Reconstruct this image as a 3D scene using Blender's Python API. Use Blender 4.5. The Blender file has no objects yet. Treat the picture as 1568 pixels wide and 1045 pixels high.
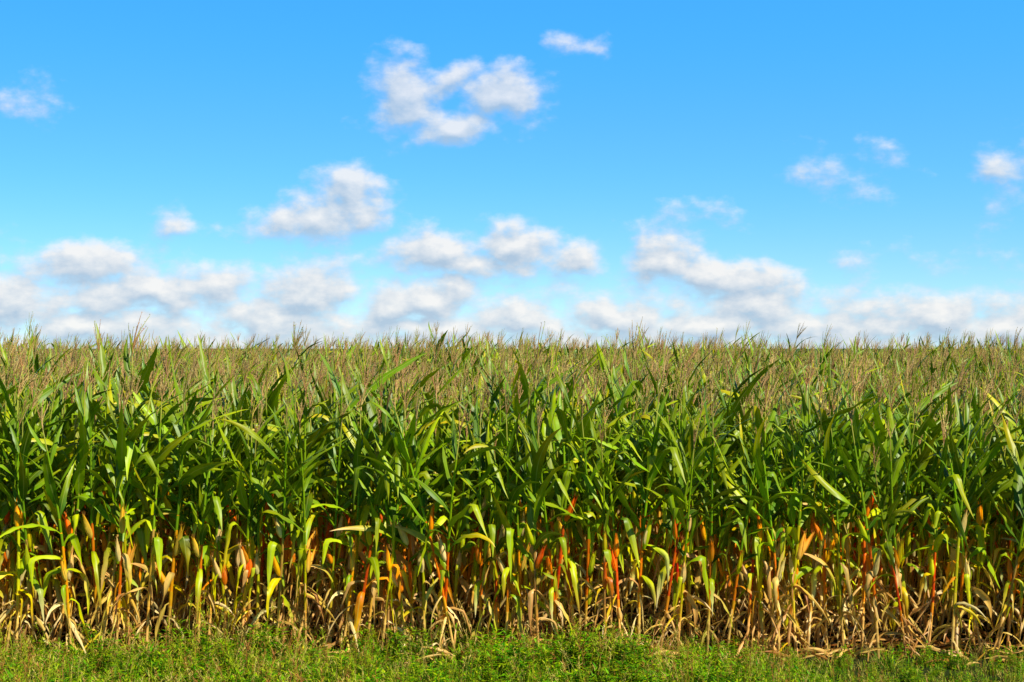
import bpy, math, random
import numpy as np
from mathutils import Vector, Matrix
random.seed(31); R=random
scene=bpy.context.scene
W0,H0,FPX,HOR=1568.0,1045.0,2178.0,533.0
CAMH=3.0; ROW0=13.85; YEND=46

# ---------------------------------------------------------------- camera
cd=bpy.data.cameras.new("camera"); cam=bpy.data.objects.new("camera",cd); scene.collection.objects.link(cam)
cd.lens=50; cd.sensor_width=36; cd.clip_end=6000; cd.clip_start=0.1
cam.location=(0,0,CAMH); cam.rotation_euler=(math.radians(90)+math.atan((HOR-522.5)/FPX),0,0)
scene.camera=cam

# ---------------------------------------------------------------- node helpers
class NT:
    def __init__(s,tree): s.t=tree; s.n=tree.nodes; s.l=tree.links
    def node(s,typ,**kw):
        n=s.n.new(typ)
        for k,v in kw.items(): setattr(n,k,v)
        return n
    def put(s,sock,v):
        if v is None: return
        if isinstance(v,bpy.types.NodeSocket): s.l.new(v,sock)
        else: sock.default_value=v
    def m(s,op,a,b=None,c=None,clamp=False):
        n=s.node('ShaderNodeMath',operation=op); n.use_clamp=clamp
        s.put(n.inputs[0],a); s.put(n.inputs[1],b); s.put(n.inputs[2],c); return n.outputs[0]
    def v(s,op,a,b=None,out=0):
        n=s.node('ShaderNodeVectorMath',operation=op); s.put(n.inputs[0],a); s.put(n.inputs[1],b)
        return n.outputs['Value'] if op=='LENGTH' else n.outputs[0]
    def mix(s,f,a,b,mode='MIX'):
        n=s.node('ShaderNodeMix',data_type='RGBA',blend_type=mode); n.clamp_factor=True
        s.put(n.inputs[0],f); s.put(n.inputs[6],a); s.put(n.inputs[7],b); return n.outputs[2]
    def sm(s,x,a,b,c=0.0,d=1.0):
        n=s.node('ShaderNodeMapRange',interpolation_type='SMOOTHSTEP'); s.put(n.inputs[0],x)
        n.inputs[1].default_value=a; n.inputs[2].default_value=b; n.inputs[3].default_value=c; n.inputs[4].default_value=d
        return n.outputs[0]
    def noise(s,vec,scale,detail=4,rough=0.5,color=False):
        n=s.node('ShaderNodeTexNoise'); s.put(n.inputs['Vector'],vec); n.inputs['Scale'].default_value=scale
        n.inputs['Detail'].default_value=detail; n.inputs['Roughness'].default_value=rough
        return n.outputs['Color' if color else 'Fac']

# ---------------------------------------------------------------- light
SUN_EL=math.radians(47); SUN_AZ=math.radians(180-45)   # azimuth from +Y towards +X (behind camera, right)
sd=Vector((math.sin(SUN_AZ)*math.cos(SUN_EL),math.cos(SUN_AZ)*math.cos(SUN_EL),math.sin(SUN_EL)))
ld=bpy.data.lights.new("sun",'SUN'); ld.energy=5.0; ld.angle=math.radians(0.5); ld.color=(1.0,0.95,0.80)
sun=bpy.data.objects.new("sun",ld); scene.collection.objects.link(sun)
sun.rotation_euler=sd.to_track_quat('Z','Y').to_euler(); sun.location=(10,-10,20)

# ---------------------------------------------------------------- world: nishita + procedural clouds
w=bpy.data.worlds.new("World"); scene.world=w; w.use_nodes=True
w.cycles.sampling_method='NONE'
T=NT(w.node_tree); T.n.clear()
out=T.node('ShaderNodeOutputWorld'); bg=T.node('ShaderNodeBackground'); T.l.new(bg.outputs[0],out.inputs[0])
bg.inputs[1].default_value=0.12
tc=T.node('ShaderNodeTexCoord'); D=tc.outputs['Generated']
sep=T.node('ShaderNodeSeparateXYZ'); T.l.new(D,sep.inputs[0])
X,Y,Z=sep.outputs
sky=T.node('ShaderNodeTexSky',sky_type='NISHITA'); sky.sun_disc=False
sky.sun_elevation=SUN_EL; sky.sun_rotation=SUN_AZ; sky.air_density=1.0; sky.dust_density=0.0; sky.ozone_density=3.0
cz=T.m('MULTIPLY_ADD',T.m('MAXIMUM',Z,0.0),2.2,0.10)
cv=T.node('ShaderNodeCombineXYZ'); T.l.new(X,cv.inputs[0]); T.l.new(Y,cv.inputs[1]); T.l.new(cz,cv.inputs[2])
T.l.new(T.v('NORMALIZE',cv.outputs[0]),sky.inputs[0])
skyc=sky.outputs[0]
az=T.m('ARCTAN2',X,Y); el=T.m('ARCSINE',Z)
uv=T.node('ShaderNodeCombineXYZ'); T.l.new(az,uv.inputs[0]); T.l.new(el,uv.inputs[1]); UV=uv.outputs[0]

def ang(x,y):
    u=(x-784)/FPX; v=(HOR-y)/FPX; a=math.atan(u); return a,math.atan(v*math.cos(a))
blobs=[ # cx,cy,rx,ry,strength
 (618,148,64,66,1.2),(768,145,76,56,1.2),(695,192,110,28,1.1),(700,114,90,22,.7),
 (888,76,58,20,.36),(22,146,84,34,.34),
 (538,298,66,50,1.25),(475,334,100,42,1.15),(560,332,46,34,1.0),
 (270,343,56,24,.34),(330,349,36,18,.36),
 (660,385,84,50,1.2),(795,378,78,46,1.25),(890,395,62,34,1.1),(730,405,180,28,.95),
 (130,416,125,50,1.25),(30,466,120,48,1.2),(215,454,155,46,1.2),(325,434,96,44,1.2),(150,498,220,36,1.25),
 (475,440,88,56,1.4),(430,488,110,46,1.3),
 (600,472,78,48,1.2),(672,460,84,44,1.3),(660,502,160,34,1.2),
 (790,487,115,42,1.2),
 (1022,403,66,54,1.2),(1110,427,125,44,1.25),
 (1175,472,110,46,1.3),(1090,496,150,38,1.25),(950,490,112,48,1.2),
 (1250,500,110,38,1.2),(1350,505,115,34,1.2),(1445,489,90,42,1.25),(1540,506,120,38,1.2),(1390,458,60,22,.44),
 (1290,264,76,40,.38),(1562,274,44,50,.50),(1050,340,75,28,.33),
 (1680,480,130,48,1.1),(-100,460,120,48,1.1),
]
grp=bpy.data.node_groups.new("cloud_density",'ShaderNodeTree')
grp.interface.new_socket("P",in_out='INPUT',socket_type='NodeSocketVector')
grp.interface.new_socket("D",in_out='OUTPUT',socket_type='NodeSocketFloat')
G=NT(grp); gi=G.node('NodeGroupInput'); go=G.node('NodeGroupOutput'); P=gi.outputs[0]
wn=G.noise(P,26,3,0.5,True)
wv=G.v('MULTIPLY',G.v('SUBTRACT',wn,(0.5,0.5,0.5)),(0.034,0.024,0))
Pw=G.v('ADD',P,wv)
acc=None
for (cx,cy,rx,ry,s) in blobs:
    a,e=ang(cx,cy)
    d=G.v('MULTIPLY',G.v('SUBTRACT',Pw,(a,e,0)),(FPX/rx,FPX/ry,0))
    L=G.v('LENGTH',d)
    q=G.m('MULTIPLY_ADD',L,-0.9*max(s,.5),0.9*s)
    acc=q if acc is None else G.m('SMOOTH_MAX',acc,q,0.08)
sy=G.node('ShaderNodeSeparateXYZ'); G.l.new(P,sy.inputs[0])
hz=G.m('MULTIPLY_ADD',G.m('ABSOLUTE',G.m('SUBTRACT',sy.outputs[1],0.004)),-14,0.66)
acc=G.m('MAXIMUM',G.m('MAXIMUM',acc,hz),-1.0)
stv=G.v('MULTIPLY',P,(1.0,1.5,1.0))
n1=G.noise(stv,36,7,0.55)
f=G.m('MULTIPLY',G.m('SUBTRACT',n1,0.5),2.1)
dd=G.m('ADD',acc,f)
G.l.new(dd,go.inputs[0])
def dens(vec):
    n=T.node('ShaderNodeGroup'); n.node_tree=grp; T.put(n.inputs[0],vec); return n.outputs[0]
d0=dens(UV); d1=dens(T.v('ADD',UV,(0.0035,0.0080,0)))
alpha=T.sm(d0,-0.20,0.72)
relief=T.m('SUBTRACT',d0,d1)
lit=T.m('ADD',T.m('MULTIPLY',relief,0.95),0.40,clamp=True)
cc=T.mix(lit,(3.7,4.7,5.9,1),(7.9,7.7,7.5,1))
t1=T.mix(T.sm(Z,0.0,0.13),(1.65,1.78,1.5,1),(0.98,2.10,2.25,1))
t2=T.mix(T.sm(Z,0.10,0.24),t1,(.64,2.35,3.0,1))
t3=T.mix(T.sm(Z,0.25,0.6),t2,(.35,.5,.5,1))
skyt=T.mix(1.0,skyc,t3,'MULTIPLY')
front=T.sm(Y,0.0,0.1)
fin=T.mix(T.m('MULTIPLY',T.m('MULTIPLY',alpha,T.sm(Z,.05,.16,.93,.80)),front),skyt,cc)
bk=T.sm(Y,-.5,.4,.4,1.0); cb_=T.node('ShaderNodeCombineXYZ'); [T.put(cb_.inputs[i],bk) for i in range(3)]
fin=T.mix(1.0,fin,cb_.outputs[0],'MULTIPLY')
T.l.new(fin,bg.inputs[0])

# ---------------------------------------------------------------- materials
def plant_mat(name,rough=0.45,trans=0.3,veins=True,spec=0.5,hue=.480):
    m=bpy.data.materials.new(name); m.use_nodes=True; t=NT(m.node_tree); t.n.clear()
    o=t.node('ShaderNodeOutputMaterial'); b=t.node('ShaderNodeBsdfPrincipled'); tr=t.node('ShaderNodeBsdfTranslucent'); mx=t.node('ShaderNodeMixShader')
    a=t.node('ShaderNodeAttribute',attribute_name='Col'); oi=t.node('ShaderNodeObjectInfo'); rnd=oi.outputs['Random']
    tcx=t.node('ShaderNodeTexCoord')
    nz=t.noise(tcx.outputs['Object'],9,2,0.6)
    hv=t.node('ShaderNodeHueSaturation'); hv.inputs['Saturation'].default_value=1.08
    t.put(hv.inputs['Hue'],t.m('ADD',t.m('MULTIPLY_ADD',rnd,0.03,hue),t.m('MULTIPLY_ADD',nz,0.03,-0.015)))
    t.put(hv.inputs['Value'],t.m('ADD',t.m('MULTIPLY_ADD',t.m('FRACT',t.m('MULTIPLY',rnd,17.3)),0.55,0.56),t.m('MULTIPLY',nz,0.65)))
    t.l.new(a.outputs['Color'],hv.inputs['Color']); col=hv.outputs[0]
    if veins:
        u=t.node('ShaderNodeAttribute',attribute_name='luv'); s=t.node('ShaderNodeSeparateXYZ'); t.l.new(u.outputs['Vector'],s.inputs[0])
        d=t.m('ABSOLUTE',t.m('SUBTRACT',s.outputs[0],0.5))
        rib=t.sm(d,0.02,0.07,0.5,0.0)
        col=t.mix(rib,col,(0.50,0.56,0.12,1))
        st=t.m('MULTIPLY_ADD',t.m('SINE',t.m('MULTIPLY',s.outputs[0],75)),0.10,0.95)
        cx=t.node('ShaderNodeCombineXYZ'); [t.put(cx.inputs[i],st) for i in range(3)]
        col=t.mix(1.0,col,cx.outputs[0],'MULTIPLY')
    t.l.new(col,b.inputs['Base Color']); b.inputs['Roughness'].default_value=rough; b.inputs['Specular IOR Level'].default_value=spec
    t.l.new(col,tr.inputs[0]); mx.inputs[0].default_value=trans
    t.l.new(b.outputs[0],mx.inputs[1]); t.l.new(tr.outputs[0],mx.inputs[2]); t.l.new(mx.outputs[0],o.inputs[0])
    return m
M_leaf=plant_mat("corn_leaf",0.43,0.11,True,0.42)
M_stalk=plant_mat("corn_stalk",0.5,0.0,False,0.3)
M_tas=plant_mat("corn_tassel",0.8,0.1,False,0.2)
M_grass=plant_mat("grass_blade",0.55,0.2,False,0.3,.495)

# ---------------------------------------------------------------- mesh accumulator
class Acc:
    def __init__(s): s.v=[];s.f=[];s.c=[];s.u=[];s.m=[]
    def obj(s,name,mats,coll):
        me=bpy.data.meshes.new(name); me.from_pydata([tuple(p) for p in s.v],[],s.f); me.update()
        for m in mats: me.materials.append(m)
        me.polygons.foreach_set('material_index',s.m); me.polygons.foreach_set('use_smooth',[True]*len(s.f))
        a=me.attributes.new('Col','FLOAT_COLOR','POINT'); a.data.foreach_set('color',np.array([list(c)+[1] for c in s.c],dtype=np.float32).ravel())
        a=me.attributes.new('luv','FLOAT_VECTOR','POINT'); a.data.foreach_set('vector',np.array(s.u,dtype=np.float32).ravel())
        o=bpy.data.objects.new(name,me); coll.objects.link(o); return o
def lerp(a,b,t): t=max(0,min(1,t)); return tuple(x+(y-x)*t for x,y in zip(a,b))
def tube(A,pts,rads,cols,n=6,mat=0):
    b=len(A.v)
    for i,p in enumerate(pts):
        t=(pts[min(i+1,len(pts)-1)]-pts[max(i-1,0)])
        t=t.normalized() if t.length>1e-9 else Vector((0,0,1))
        r=Vector((0,1,0)) if abs(t.y)<0.9 else Vector((1,0,0))
        x=t.cross(r).normalized(); y=t.cross(x)
        for k in range(n):
            a=2*math.pi*k/n
            A.v.append(p+(x*math.cos(a)+y*math.sin(a))*rads[i]); A.c.append(cols[i]); A.u.append((k/n,i/len(pts),0))
    for i in range(len(pts)-1):
        for k in range(n):
            A.f.append((b+i*n+k,b+i*n+(k+1)%n,b+(i+1)*n+(k+1)%n,b+(i+1)*n+k)); A.m.append(mat)
def strip(A,pts,side,wid,cols,fold=0.25,wave=0.0,mat=0,rows=4,ph=0.0,nw=5):
    b=len(A.v); N=len(pts); cn=rows+1
    for i,p in enumerate(pts):
        t=(pts[min(i+1,N-1)]-pts[max(i-1,0)]).normalized()
        s=side[i]; s=(s-t*s.dot(t)).normalized(); nn=s.cross(t)
        for k in range(cn):
            q=k/rows*2-1
            off=abs(q)*fold*wid[i]*0.5 + (q*q)*wave*wid[i]*math.sin(i/(N-1)*nw*6.28+ph+(1.7 if q>0 else 0))
            A.v.append(p+s*(q*wid[i]*0.5)+nn*off); A.c.append(cols[i]); A.u.append((k/rows,i/(N-1),0))
    for i in range(N-1):
        for k in range(rows):
            a=b+i*cn+k; A.f.append((a,a+1,a+cn+1,a+cn)); A.m.append(mat)

GRN=(0.048,0.130,0.006); GRN2=(0.24,0.40,0.006); YGR=(0.54,0.62,0.012); YEL=(0.85,0.64,0.04); TAN=(0.84,0.54,0.18); BRN=(0.38,0.18,0.05)
RED=(0.70,0.12,0.015); ORG=(0.92,0.34,0.03); STR=(0.96,.78,.40)
def leaf(A,base,azi,L,W,e0,e1,cb,ct,power=1.5,twist=0.0,fold=0.3,wave=0.12,wind=0.1,seg=13,kink=None,ke=-1.4,rows=4):
    pts=[base.copy()]; side=[]; wid=[]; cols=[]
    p=base.copy(); dl=L/seg; az_=azi
    for i in range(seg+1):
        t=i/seg
        e=e0+(e1-e0)*(t**power)
        if kink: 
            q=max(0,min(1,(t-kink)/0.12)); e=e+(min(e,ke)-e)*q
        d=Vector((math.cos(az_)*math.cos(e),math.sin(az_)*math.cos(e),math.sin(e)))
        d=(d+Vector((wind*t,0,0))).normalized()
        s=Vector((-math.sin(az_),math.cos(az_),0))
        s=Matrix.Rotation(twist*t,3,d)@s
        side.append(s)
        wd=W*(0.45+0.55*min(1,t/0.25))*(1-t**2.2)**1.0
        wid.append(max(wd,0.002))
        cols.append(lerp(cb,ct,(t-0.25)/0.75))
        if i<seg: p=p+d*dl; pts.append(p.copy())
        az_+=A.curl
    strip(A,pts,side,wid,cols,fold,wave,0,rows,R.random()*6,R.choice([2,3,4]))
def ear(A,base,azi,L,r,c1,c2):
    tilt=R.uniform(0.05,0.45)
    d=Vector((math.cos(azi)*math.sin(tilt),math.sin(azi)*math.sin(tilt),math.cos(tilt)))
    prof=[(0,.35),(.06,.66),(.18,.92),(.35,1),(.55,.88),(.72,.64),(.86,.38),(.96,.18),(1.05,.06)]
    pts=[];rr=[];cc=[]
    for t,q in prof:
        pts.append(base+d*(L*t)+Vector((0,0,0.02*t*t))); rr.append(r*q*(1+R.uniform(-.04,.04))); cc.append(lerp(c1,c2,t+R.uniform(-.1,.1)))
    tube(A,pts,rr,cc,9,1)
    for k in range(3):
        a=azi+R.uniform(-1.6,1.6)
        o=Vector((math.cos(a),math.sin(a),0))
        ps=[];sd_=[];ww=[];cl=[]; fl=R.uniform(0,.12); ex=R.uniform(1.1,1.25)
        for i in range(8):
            t=i/7; q=np.interp(t*1.05,[x[0] for x in prof],[x[1] for x in prof])
            ps.append(base+d*(L*t*ex)+o*(r*q*1.04+0.004+fl*max(0,t-.7))); sd_.append(Vector((-math.sin(a),math.cos(a),0)))
            ww.append(r*1.3*max(0.06,math.sin(math.pi*min(1,t*0.9+0.12)))); cl.append(lerp(c1,c2,t+R.uniform(-.2,.3)))
        strip(A,ps,sd_,ww,cl,-0.35,0.04,0,2)
    tip=pts[-1]
    for k in range(6):
        q=tip+Vector((R.uniform(-.02,.02),R.uniform(-.02,.02),R.uniform(-.01,.035)))
        tube(A,[tip-d*0.02,q],[0.003,0.0015],[BRN,BRN],3,2)
def tassel(A,base,lean):
    c=lambda: lerp((0.72,0.54,0.24),(0.48,0.27,0.12),R.random()) if R.random()<.82 else (0.42,0.46,0.06)
    L=R.uniform(.26,.42); n=R.randint(4,8)
    def spike(b,d0,L,sag):
        pts=[];rr=[];cc=[];p=b.copy();d=d0.normalized();col=c();m=8
        for i in range(m+1):
            pts.append(p.copy()); t=i/m
            rr.append((0.0062 if i%2 else 0.0036)*(1-0.6*t)); cc.append(col)
            d=(d+Vector((0.02,0,-sag))).normalized(); p=p+d*(L/m)
        tube(A,pts,rr,cc,3,2)
        for i in range(2,m+1):
            q=pts[i]; a=R.random()*6.28
            o=Vector((math.cos(a)*.010,math.sin(a)*.010,.008))
            b0=len(A.v); A.v+= [q,q+o+Vector((0,0,.003)),q+Vector((0,0,.014))]; A.c+=[col]*3; A.u+=[(0,0,0)]*3; A.f.append((b0,b0+1,b0+2)); A.m.append(2)
    spike(base,Vector((lean,0,1)),L,0.0)
    for k in range(n):
        a=R.random()*6.28; s=R.uniform(.12,.42)
        spike(base+Vector((0,0,R.uniform(0,.09))),Vector((math.cos(a)*s+lean,math.sin(a)*s,1)),L*R.uniform(.5,.85),R.uniform(0,.05))
def corn(name,coll,stage):
    A=Acc(); A.curl=0
    H=R.uniform(2.20,2.56); lean=R.uniform(-.04,.06); bend=R.uniform(-.05,.06)
    def sp(h): t=h/H; return Vector((lean*h+bend*math.sin(t*3)*.6, 0.03*math.sin(t*5+stage),h))
    nn=15; nodes=[0.03+ (H-0.24)*((i+1)/nn)**1.0 for i in range(nn)]
    hs_=sorted([0]+[x for n_ in nodes for x in (n_-0.012,n_,n_+0.012)]+[H])
    cols=[];rr=[]
    midc=R.choice([RED,ORG,RED,ORG,(0.70,0.34,.06),(0.50,.46,.03),(0.45,.25,.08)])
    for h in hs_:
        t=h/H
        if t<.18: c=lerp((0.56,0.36,0.14),(0.80,0.50,0.15),t/.18)
        elif t<.34: c=lerp((0.80,0.46,0.10),midc,(t-.20)/.12)
        elif t<.66: c=lerp(midc,(0.18,0.28,.010),(t-.56)/.10)
        else: c=lerp((0.18,0.28,.010),(0.42,0.40,.09),(t-.76)/.24)
        cols.append(c)
        r=0.0140*(1-0.62*t)
        if any(abs(h-n_)<1e-6 for n_ in nodes): r*=1.28
        rr.append(r)
    tube(A,[sp(h) for h in hs_],rr,cols,7,1)
    a0=R.choice([0,math.pi])+R.gauss(0,.5)
    A_e=R.choice([.36,.41,.47])
    for i,h in enumerate(nodes):
        t=h/H; azi=a0+(math.pi if i%2 else 0)+R.gauss(0,.5); A.curl=R.gauss(0,.05)
        age=t+R.uniform(-.09,.09)
        base=sp(h)
        if age<.28:
          for kk in range(R.choice([1,2,2,3])):
            L=R.uniform(.25,.6)
            c=lerp(TAN,R.choice([BRN,STR,YEL,STR,(.6,.5,.08),BRN]),R.random()*.9)
            leaf(A,base+Vector((0,0,R.uniform(-.06,.08))),azi+R.gauss(0,1.4),L,R.uniform(.018,.045),R.uniform(-1.2,1.4),R.uniform(-1.55,-1.0),c,lerp(c,BRN,.3),R.uniform(.1,.7),R.uniform(-5,5),R.uniform(.5,1.3),.3,.0,10,R.choice([None,.3,.5]),R.uniform(-1.5,-.6))
        elif age<.42:
            L=R.uniform(.40,.70)
            cb=R.choice([YGR,YEL,(0.50,.54,.02),TAN,(0.26,.40,.008),ORG]); ct=R.choice([TAN,STR,YEL,BRN,YGR,YEL])
            leaf(A,base,azi+R.gauss(0,.8),L,R.uniform(.04,.08),R.uniform(.7,1.4),-1.5,cb,ct,R.uniform(.12,.45),R.uniform(-3,3),.5,.2,.0,13,R.choice([None,.12,.2,.4]),-1.5)
        elif age<.54:
            L=R.uniform(.5,.8)
            cb=R.choice([GRN2,YGR,(0.30,.44,.008),GRN,GRN2]); ct=R.choice([YGR,YEL,(0.4,.48,.01),YGR,TAN])
            leaf(A,base,azi,L,R.uniform(.065,.10),R.uniform(.8,1.3),R.uniform(-1.5,-.1),cb,ct,R.uniform(.5,1.4),R.uniform(-1.5,1.5),.35,.15,.08,13,R.choice([None,.2,.25,.45]),-1.4)
        elif age<.82:
            L=R.uniform(.62,.98)
            cb=lerp(GRN,GRN2,R.random()); ct=lerp(cb,R.choice([YGR,YGR,YEL]),R.random())
            e1=R.choice([R.uniform(.7,1.15),R.uniform(.5,1.0),R.uniform(.1,.6),R.uniform(-.5,.2),R.uniform(-1.3,-.4)])
            leaf(A,base,azi,L,R.uniform(.07,.115),R.uniform(.6,1.25),e1,cb,ct,R.uniform(1.0,2.4),R.uniform(-1.8,1.8),.30,.14,.28,13,R.choice([None]*4+[.5,.35]),-1.2)
        else:
            L=R.uniform(.36,.60); cb=lerp(GRN,GRN2,R.random()*.7)
            leaf(A,base,azi,L,R.uniform(.048,.072),R.uniform(.95,1.35),R.uniform(.1,1.15),cb,lerp(cb,YGR,R.random()*.5),1.5,R.uniform(-.9,.9),.35,.08,.26)
        if t>.2:
            c=cols[min(len(cols)-1,int(t*len(cols)))] if t<.54 else lerp(GRN2,GRN,.4)
            rs=0.0140*(1-.62*t)+.003
            tube(A,[sp(h-.13),sp(h)],[rs*.95,rs*1.08],[c,lerp(c,GRN2,.2)],7,1)
    for k in range(R.choice([1,1,2,2])):
        h=H*(A_e-.09*k)+R.uniform(-.14,.14); azi=R.choice([-2.6,-1.57,-.6,-.2,3.3])+R.gauss(0,.4)
        c1,c2=R.choice([((0.92,.48,.07),(0.92,.35,.03)),((0.92,.64,.14),(.90,.50,.08)),((0.54,.58,.02),(0.85,.64,.07)),((0.95,.30,.03),(.85,.20,.02)),((0.30,.44,.01),(.62,.60,.04)),((.92,.74,.32),(.82,.54,.18))])
        ear(A,sp(h)+Vector((math.cos(azi)*.02,math.sin(azi)*.02,0)),azi,R.uniform(.19,.28),R.uniform(.021,.029),c1,c2)
    tassel(A,sp(H),lean+.04)
    return A.obj(name,[M_leaf,M_stalk,M_tas],coll)
protoC=bpy.data.collections.new("corn_plants")
NV=40
for i in range(NV): corn("corn_plant_%02d"%i,protoC,i)

# ---------------------------------------------------------------- grass prototypes
protoG=bpy.data.collections.new("grass_tufts")
NG=10
for g in range(NG):
    A=Acc(); A.curl=0
    hgt=R.uniform(.06,.15)
    for k in range(38):
        a=R.random()*6.28; rr_=R.random()*.11
        b=Vector((math.cos(a)*rr_,math.sin(a)*rr_,-.01)); az_=R.random()*6.28
        c=R.choice([(0.03,.10,.008),(0.06,.18,.008),(0.14,.30,.010),(0.28,.44,.012),(0.22,.38,.01),(0.50,.40,.10)]) 
        A.curl=R.gauss(0,.05)
        leaf(A,b,az_,hgt*R.uniform(.6,1.9),R.uniform(.006,.014),R.uniform(.9,1.5),R.uniform(-.9,.8),c,lerp(c,(.4,.40,.08),R.random()*.4),1.5,0,.3,0,.1,6,rows=2)
    if g%3==0:
        for k in range(6):
            b=Vector((R.uniform(-.08,.08),R.uniform(-.08,.08),0)); h=R.uniform(.12,.30); tp=b+Vector((R.uniform(-.06,.08),R.uniform(-.05,.05),h))
            tube(A,[b,b.lerp(tp,.5)+Vector((.01,0,0)),tp],[.003,.0025,.0015],[(0.25,.2,.03)]*3,4,0)
            for j in range(14):
                t=R.uniform(.25,1); q=b.lerp(tp,t); c=R.choice([(0.08,.24,.012),(0.20,.40,.012),(.38,.46,.02)])
                leaf(A,q,R.random()*6.28,R.uniform(.03,.07),R.uniform(.009,.018),R.uniform(.1,1),R.uniform(-.6,.3),c,c,1,0,.3,.1,0,4,rows=2)
    if g%3==1:
        for k in range(5):
            b=Vector((R.uniform(-.1,.1),R.uniform(-.1,.1),0)); h=R.uniform(.18,.42); l=R.uniform(-.08,.14)
            tp=b+Vector((l,R.uniform(-.05,.05),h)); c=R.choice([(0.62,.46,.15),(0.40,.18,.06),(.46,.50,.05)])
            tube(A,[b,b.lerp(tp,.6)-Vector((l*.2,0,0)),tp],[.002,.0016,.001],[c]*3,3,0)
            for j in range(10):
                q=b.lerp(tp,R.uniform(.7,1)); az_=R.random()*6.28
                leaf(A,q,az_,R.uniform(.015,.04),.006,R.uniform(.6,1.2),.3,c,c,1,0,.3,0,0,2,rows=2)
    A.obj("grass_tuft_%02d"%g,[M_grass],protoG)
protoL=bpy.data.collections.new("dry_leaves")
for g in range(6):
    A=Acc(); A.curl=R.gauss(0,.1)
    for k in range(2):
        c=R.choice([TAN,BRN,BRN])
        leaf(A,Vector((R.uniform(-.1,.1),R.uniform(-.1,.1),.02)),R.random()*6.28,R.uniform(.25,.5),R.uniform(.025,.05),R.uniform(0,.5),R.uniform(-.5,0),c,c,1,R.uniform(-3,3),.8,.3,0,8)
    A.obj("dry_leaf_%02d"%g,[M_leaf],protoL)

# ---------------------------------------------------------------- scatter
def rise(y):
    t=max(0,min(1,(y-20)/26)); return .36*t*t*(3-2*t)
def scatter(name,P,Rt,S,I,coll):
    me=bpy.data.meshes.new(name); me.vertices.add(len(P)); me.vertices.foreach_set('co',np.array(P,dtype=np.float32).ravel())
    a=me.attributes.new('rot','FLOAT_VECTOR','POINT'); a.data.foreach_set('vector',np.array(Rt,dtype=np.float32).ravel())
    a=me.attributes.new('scl','FLOAT_VECTOR','POINT'); a.data.foreach_set('vector',np.array(S,dtype=np.float32).ravel())
    a=me.attributes.new('idx','INT','POINT'); a.data.foreach_set('value',np.array(I,dtype=np.int32))
    me.update(); o=bpy.data.objects.new(name,me); scene.collection.objects.link(o)
    g=bpy.data.node_groups.new(name+"_gn",'GeometryNodeTree'); g.is_modifier=True
    g.interface.new_socket("Geometry",in_out='INPUT',socket_type='NodeSocketGeometry'); g.interface.new_socket("Geometry",in_out='OUTPUT',socket_type='NodeSocketGeometry')
    n=g.nodes; l=g.links; gi=n.new('NodeGroupInput'); go=n.new('NodeGroupOutput'); ip=n.new('GeometryNodeInstanceOnPoints'); ci=n.new('GeometryNodeCollectionInfo')
    ci.inputs['Collection'].default_value=coll; ci.inputs['Separate Children'].default_value=True; ci.inputs['Reset Children'].default_value=True
    def attr(nm,ty):
        q=n.new('GeometryNodeInputNamedAttribute'); q.data_type=ty; q.inputs[0].default_value=nm; return [s for s in q.outputs if s.enabled and s.name=='Attribute'][0]
    l.new(gi.outputs[0],ip.inputs['Points']); l.new(ci.outputs[0],ip.inputs['Instance']); ip.inputs['Pick Instance'].default_value=True
    l.new(attr('idx','INT'),ip.inputs['Instance Index'])
    er=n.new('FunctionNodeEulerToRotation'); l.new(attr('rot','FLOAT_VECTOR'),er.inputs[0]); l.new(er.outputs[0],ip.inputs['Rotation'])
    l.new(attr('scl','FLOAT_VECTOR'),ip.inputs['Scale']); l.new(ip.outputs[0],go.inputs[0])
    md=o.modifiers.new("instances",'NODES'); md.node_group=g
    return o
rng=np.random.default_rng(5)
P=[];Rt=[];S=[];I=[]
y=ROW0; row=0
while y<YEND:
    hw=y*0.37+3.5; sp_=0.13 if row<6 else .17 if y<30 else 0.2
    x=-hw+rng.random()*.2
    while x<hw:
        if rng.random()>.03:
            patch=1+.03*math.sin(x*.35+y*.2)+.025*math.sin(x*.9-y*.13+2)
            s=(rng.normal(1.0,.07))*patch*(0.96 if row==0 else 1)
            P.append((x,y+rng.normal(0,.11),rise(y))); Rt.append((rng.normal(0,.06),rng.normal(.02,.08),rng.uniform(-.7,.7)))
            S.append((s*rng.uniform(.95,1.15),s*rng.uniform(.95,1.15),s)); I.append(int(rng.integers(NV)))
        x+=sp_*rng.uniform(.4,1.6)
    y+=.70; row+=1
scatter("corn_field",P,Rt,S,I,protoC); print("corn",len(P))
P=[];Rt=[];S=[];I=[]
for k in range(10500):
    yy=rng.uniform(5,14.0); xx=rng.uniform(-1,1)*(yy*.37+3.5)
    if yy<10.5 and rng.random()<.5: continue
    if yy>13.45 and rng.random()<.5: continue
    s=rng.uniform(.45,1.1)*(1.1+.42*max(-1,min(1,-xx/4)))*(1+.4*math.sin(xx*1.3+yy)*math.sin(xx*.5+1))
    P.append((xx,yy,0)); Rt.append((rng.normal(0,.1),rng.normal(0,.1),rng.uniform(0,6.28))); S.append((s*1.15,s*1.15,s)); I.append(int(rng.integers(NG)))
scatter("grass_verge",P,Rt,S,I,protoG)
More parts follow.
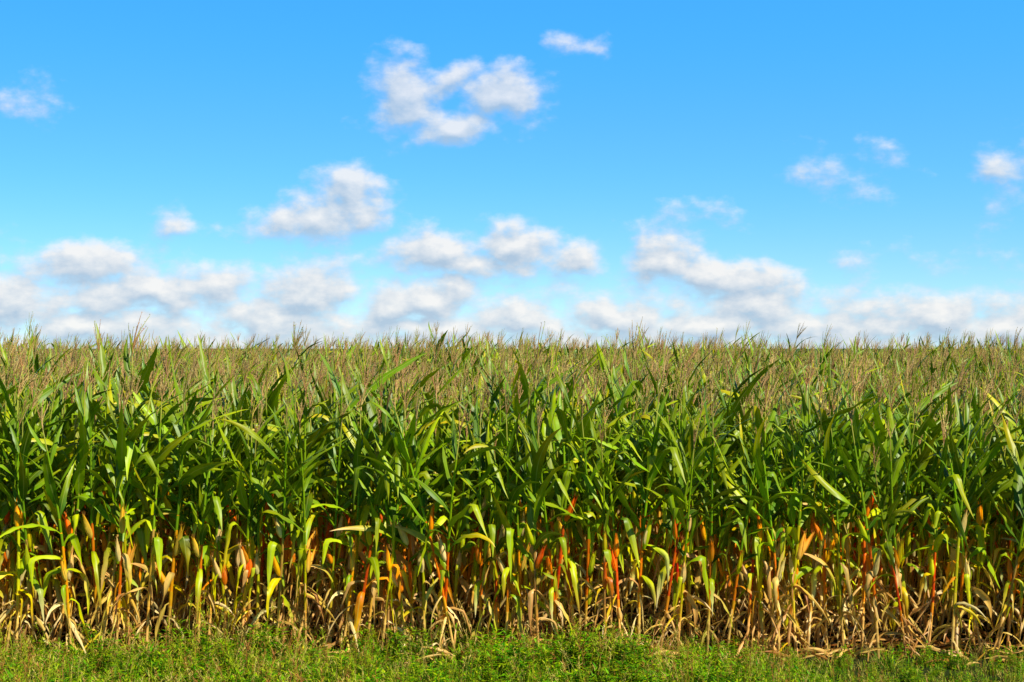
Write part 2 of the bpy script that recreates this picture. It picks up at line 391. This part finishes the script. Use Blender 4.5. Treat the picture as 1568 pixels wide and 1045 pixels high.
P=[];Rt=[];S=[];I=[]
for k in range(2200):
    yy=rng.uniform(13.3,21); xx=rng.uniform(-1,1)*(yy*.37+3)
    P.append((xx,yy,.01)); Rt.append((0,0,rng.uniform(0,6.28))); s=rng.uniform(.7,1.2); S.append((s,s,s)); I.append(int(rng.integers(6)))
scatter("dry_leaf_litter",P,Rt,S,I,protoL)

# ---------------------------------------------------------------- ground
m=bpy.data.materials.new("ground_soil_grass"); m.use_nodes=True; t=NT(m.node_tree); b=t.n['Principled BSDF']
tcx=t.node('ShaderNodeTexCoord'); O=tcx.outputs['Object']
s=t.node('ShaderNodeSeparateXYZ'); t.l.new(O,s.inputs[0])
n=t.noise(O,3,6,.65); n2=t.noise(O,25,5,.7)
soil=t.mix(n2,(0.018,.012,.007,1),(0.045,.030,.016,1)); gr=t.mix(n2,(0.012,.025,.006,1),(0.045,.06,.014,1))
far=t.mix(t.noise(O,.02,3,.5),(0.05,.10,.02,1),(0.10,.13,.03,1))
yy=t.m('ADD',s.outputs[1],t.m('MULTIPLY',n,.8))
c=t.mix(t.sm(yy,13.9,14.4),gr,soil); c=t.mix(t.sm(s.outputs[1],46,48),c,far)
t.l.new(c,b.inputs['Base Color']); b.inputs['Roughness'].default_value=.95; b.inputs['Specular IOR Level'].default_value=.1
bp=t.node('ShaderNodeBump'); bp.inputs['Strength'].default_value=.6; bp.inputs['Distance'].default_value=.05; t.l.new(n2,bp.inputs['Height']); t.l.new(bp.outputs[0],b.inputs['Normal'])
me=bpy.data.meshes.new("ground"); q=2500
ys=[-200,0,14,20]+[20+2*i for i in range(1,14)]+[60,100,300,5000]
vs=[];fs=[]
for yv in ys: vs+=[(-q,yv,rise(yv)),(q,yv,rise(yv))]
for i in range(len(ys)-1): fs.append((2*i,2*i+1,2*i+3,2*i+2))
me.from_pydata(vs,[],fs); me.materials.append(m)
o=bpy.data.objects.new("ground",me); scene.collection.objects.link(o)

scene.view_settings.view_transform='Standard'; scene.view_settings.look='None'; scene.view_settings.exposure=0
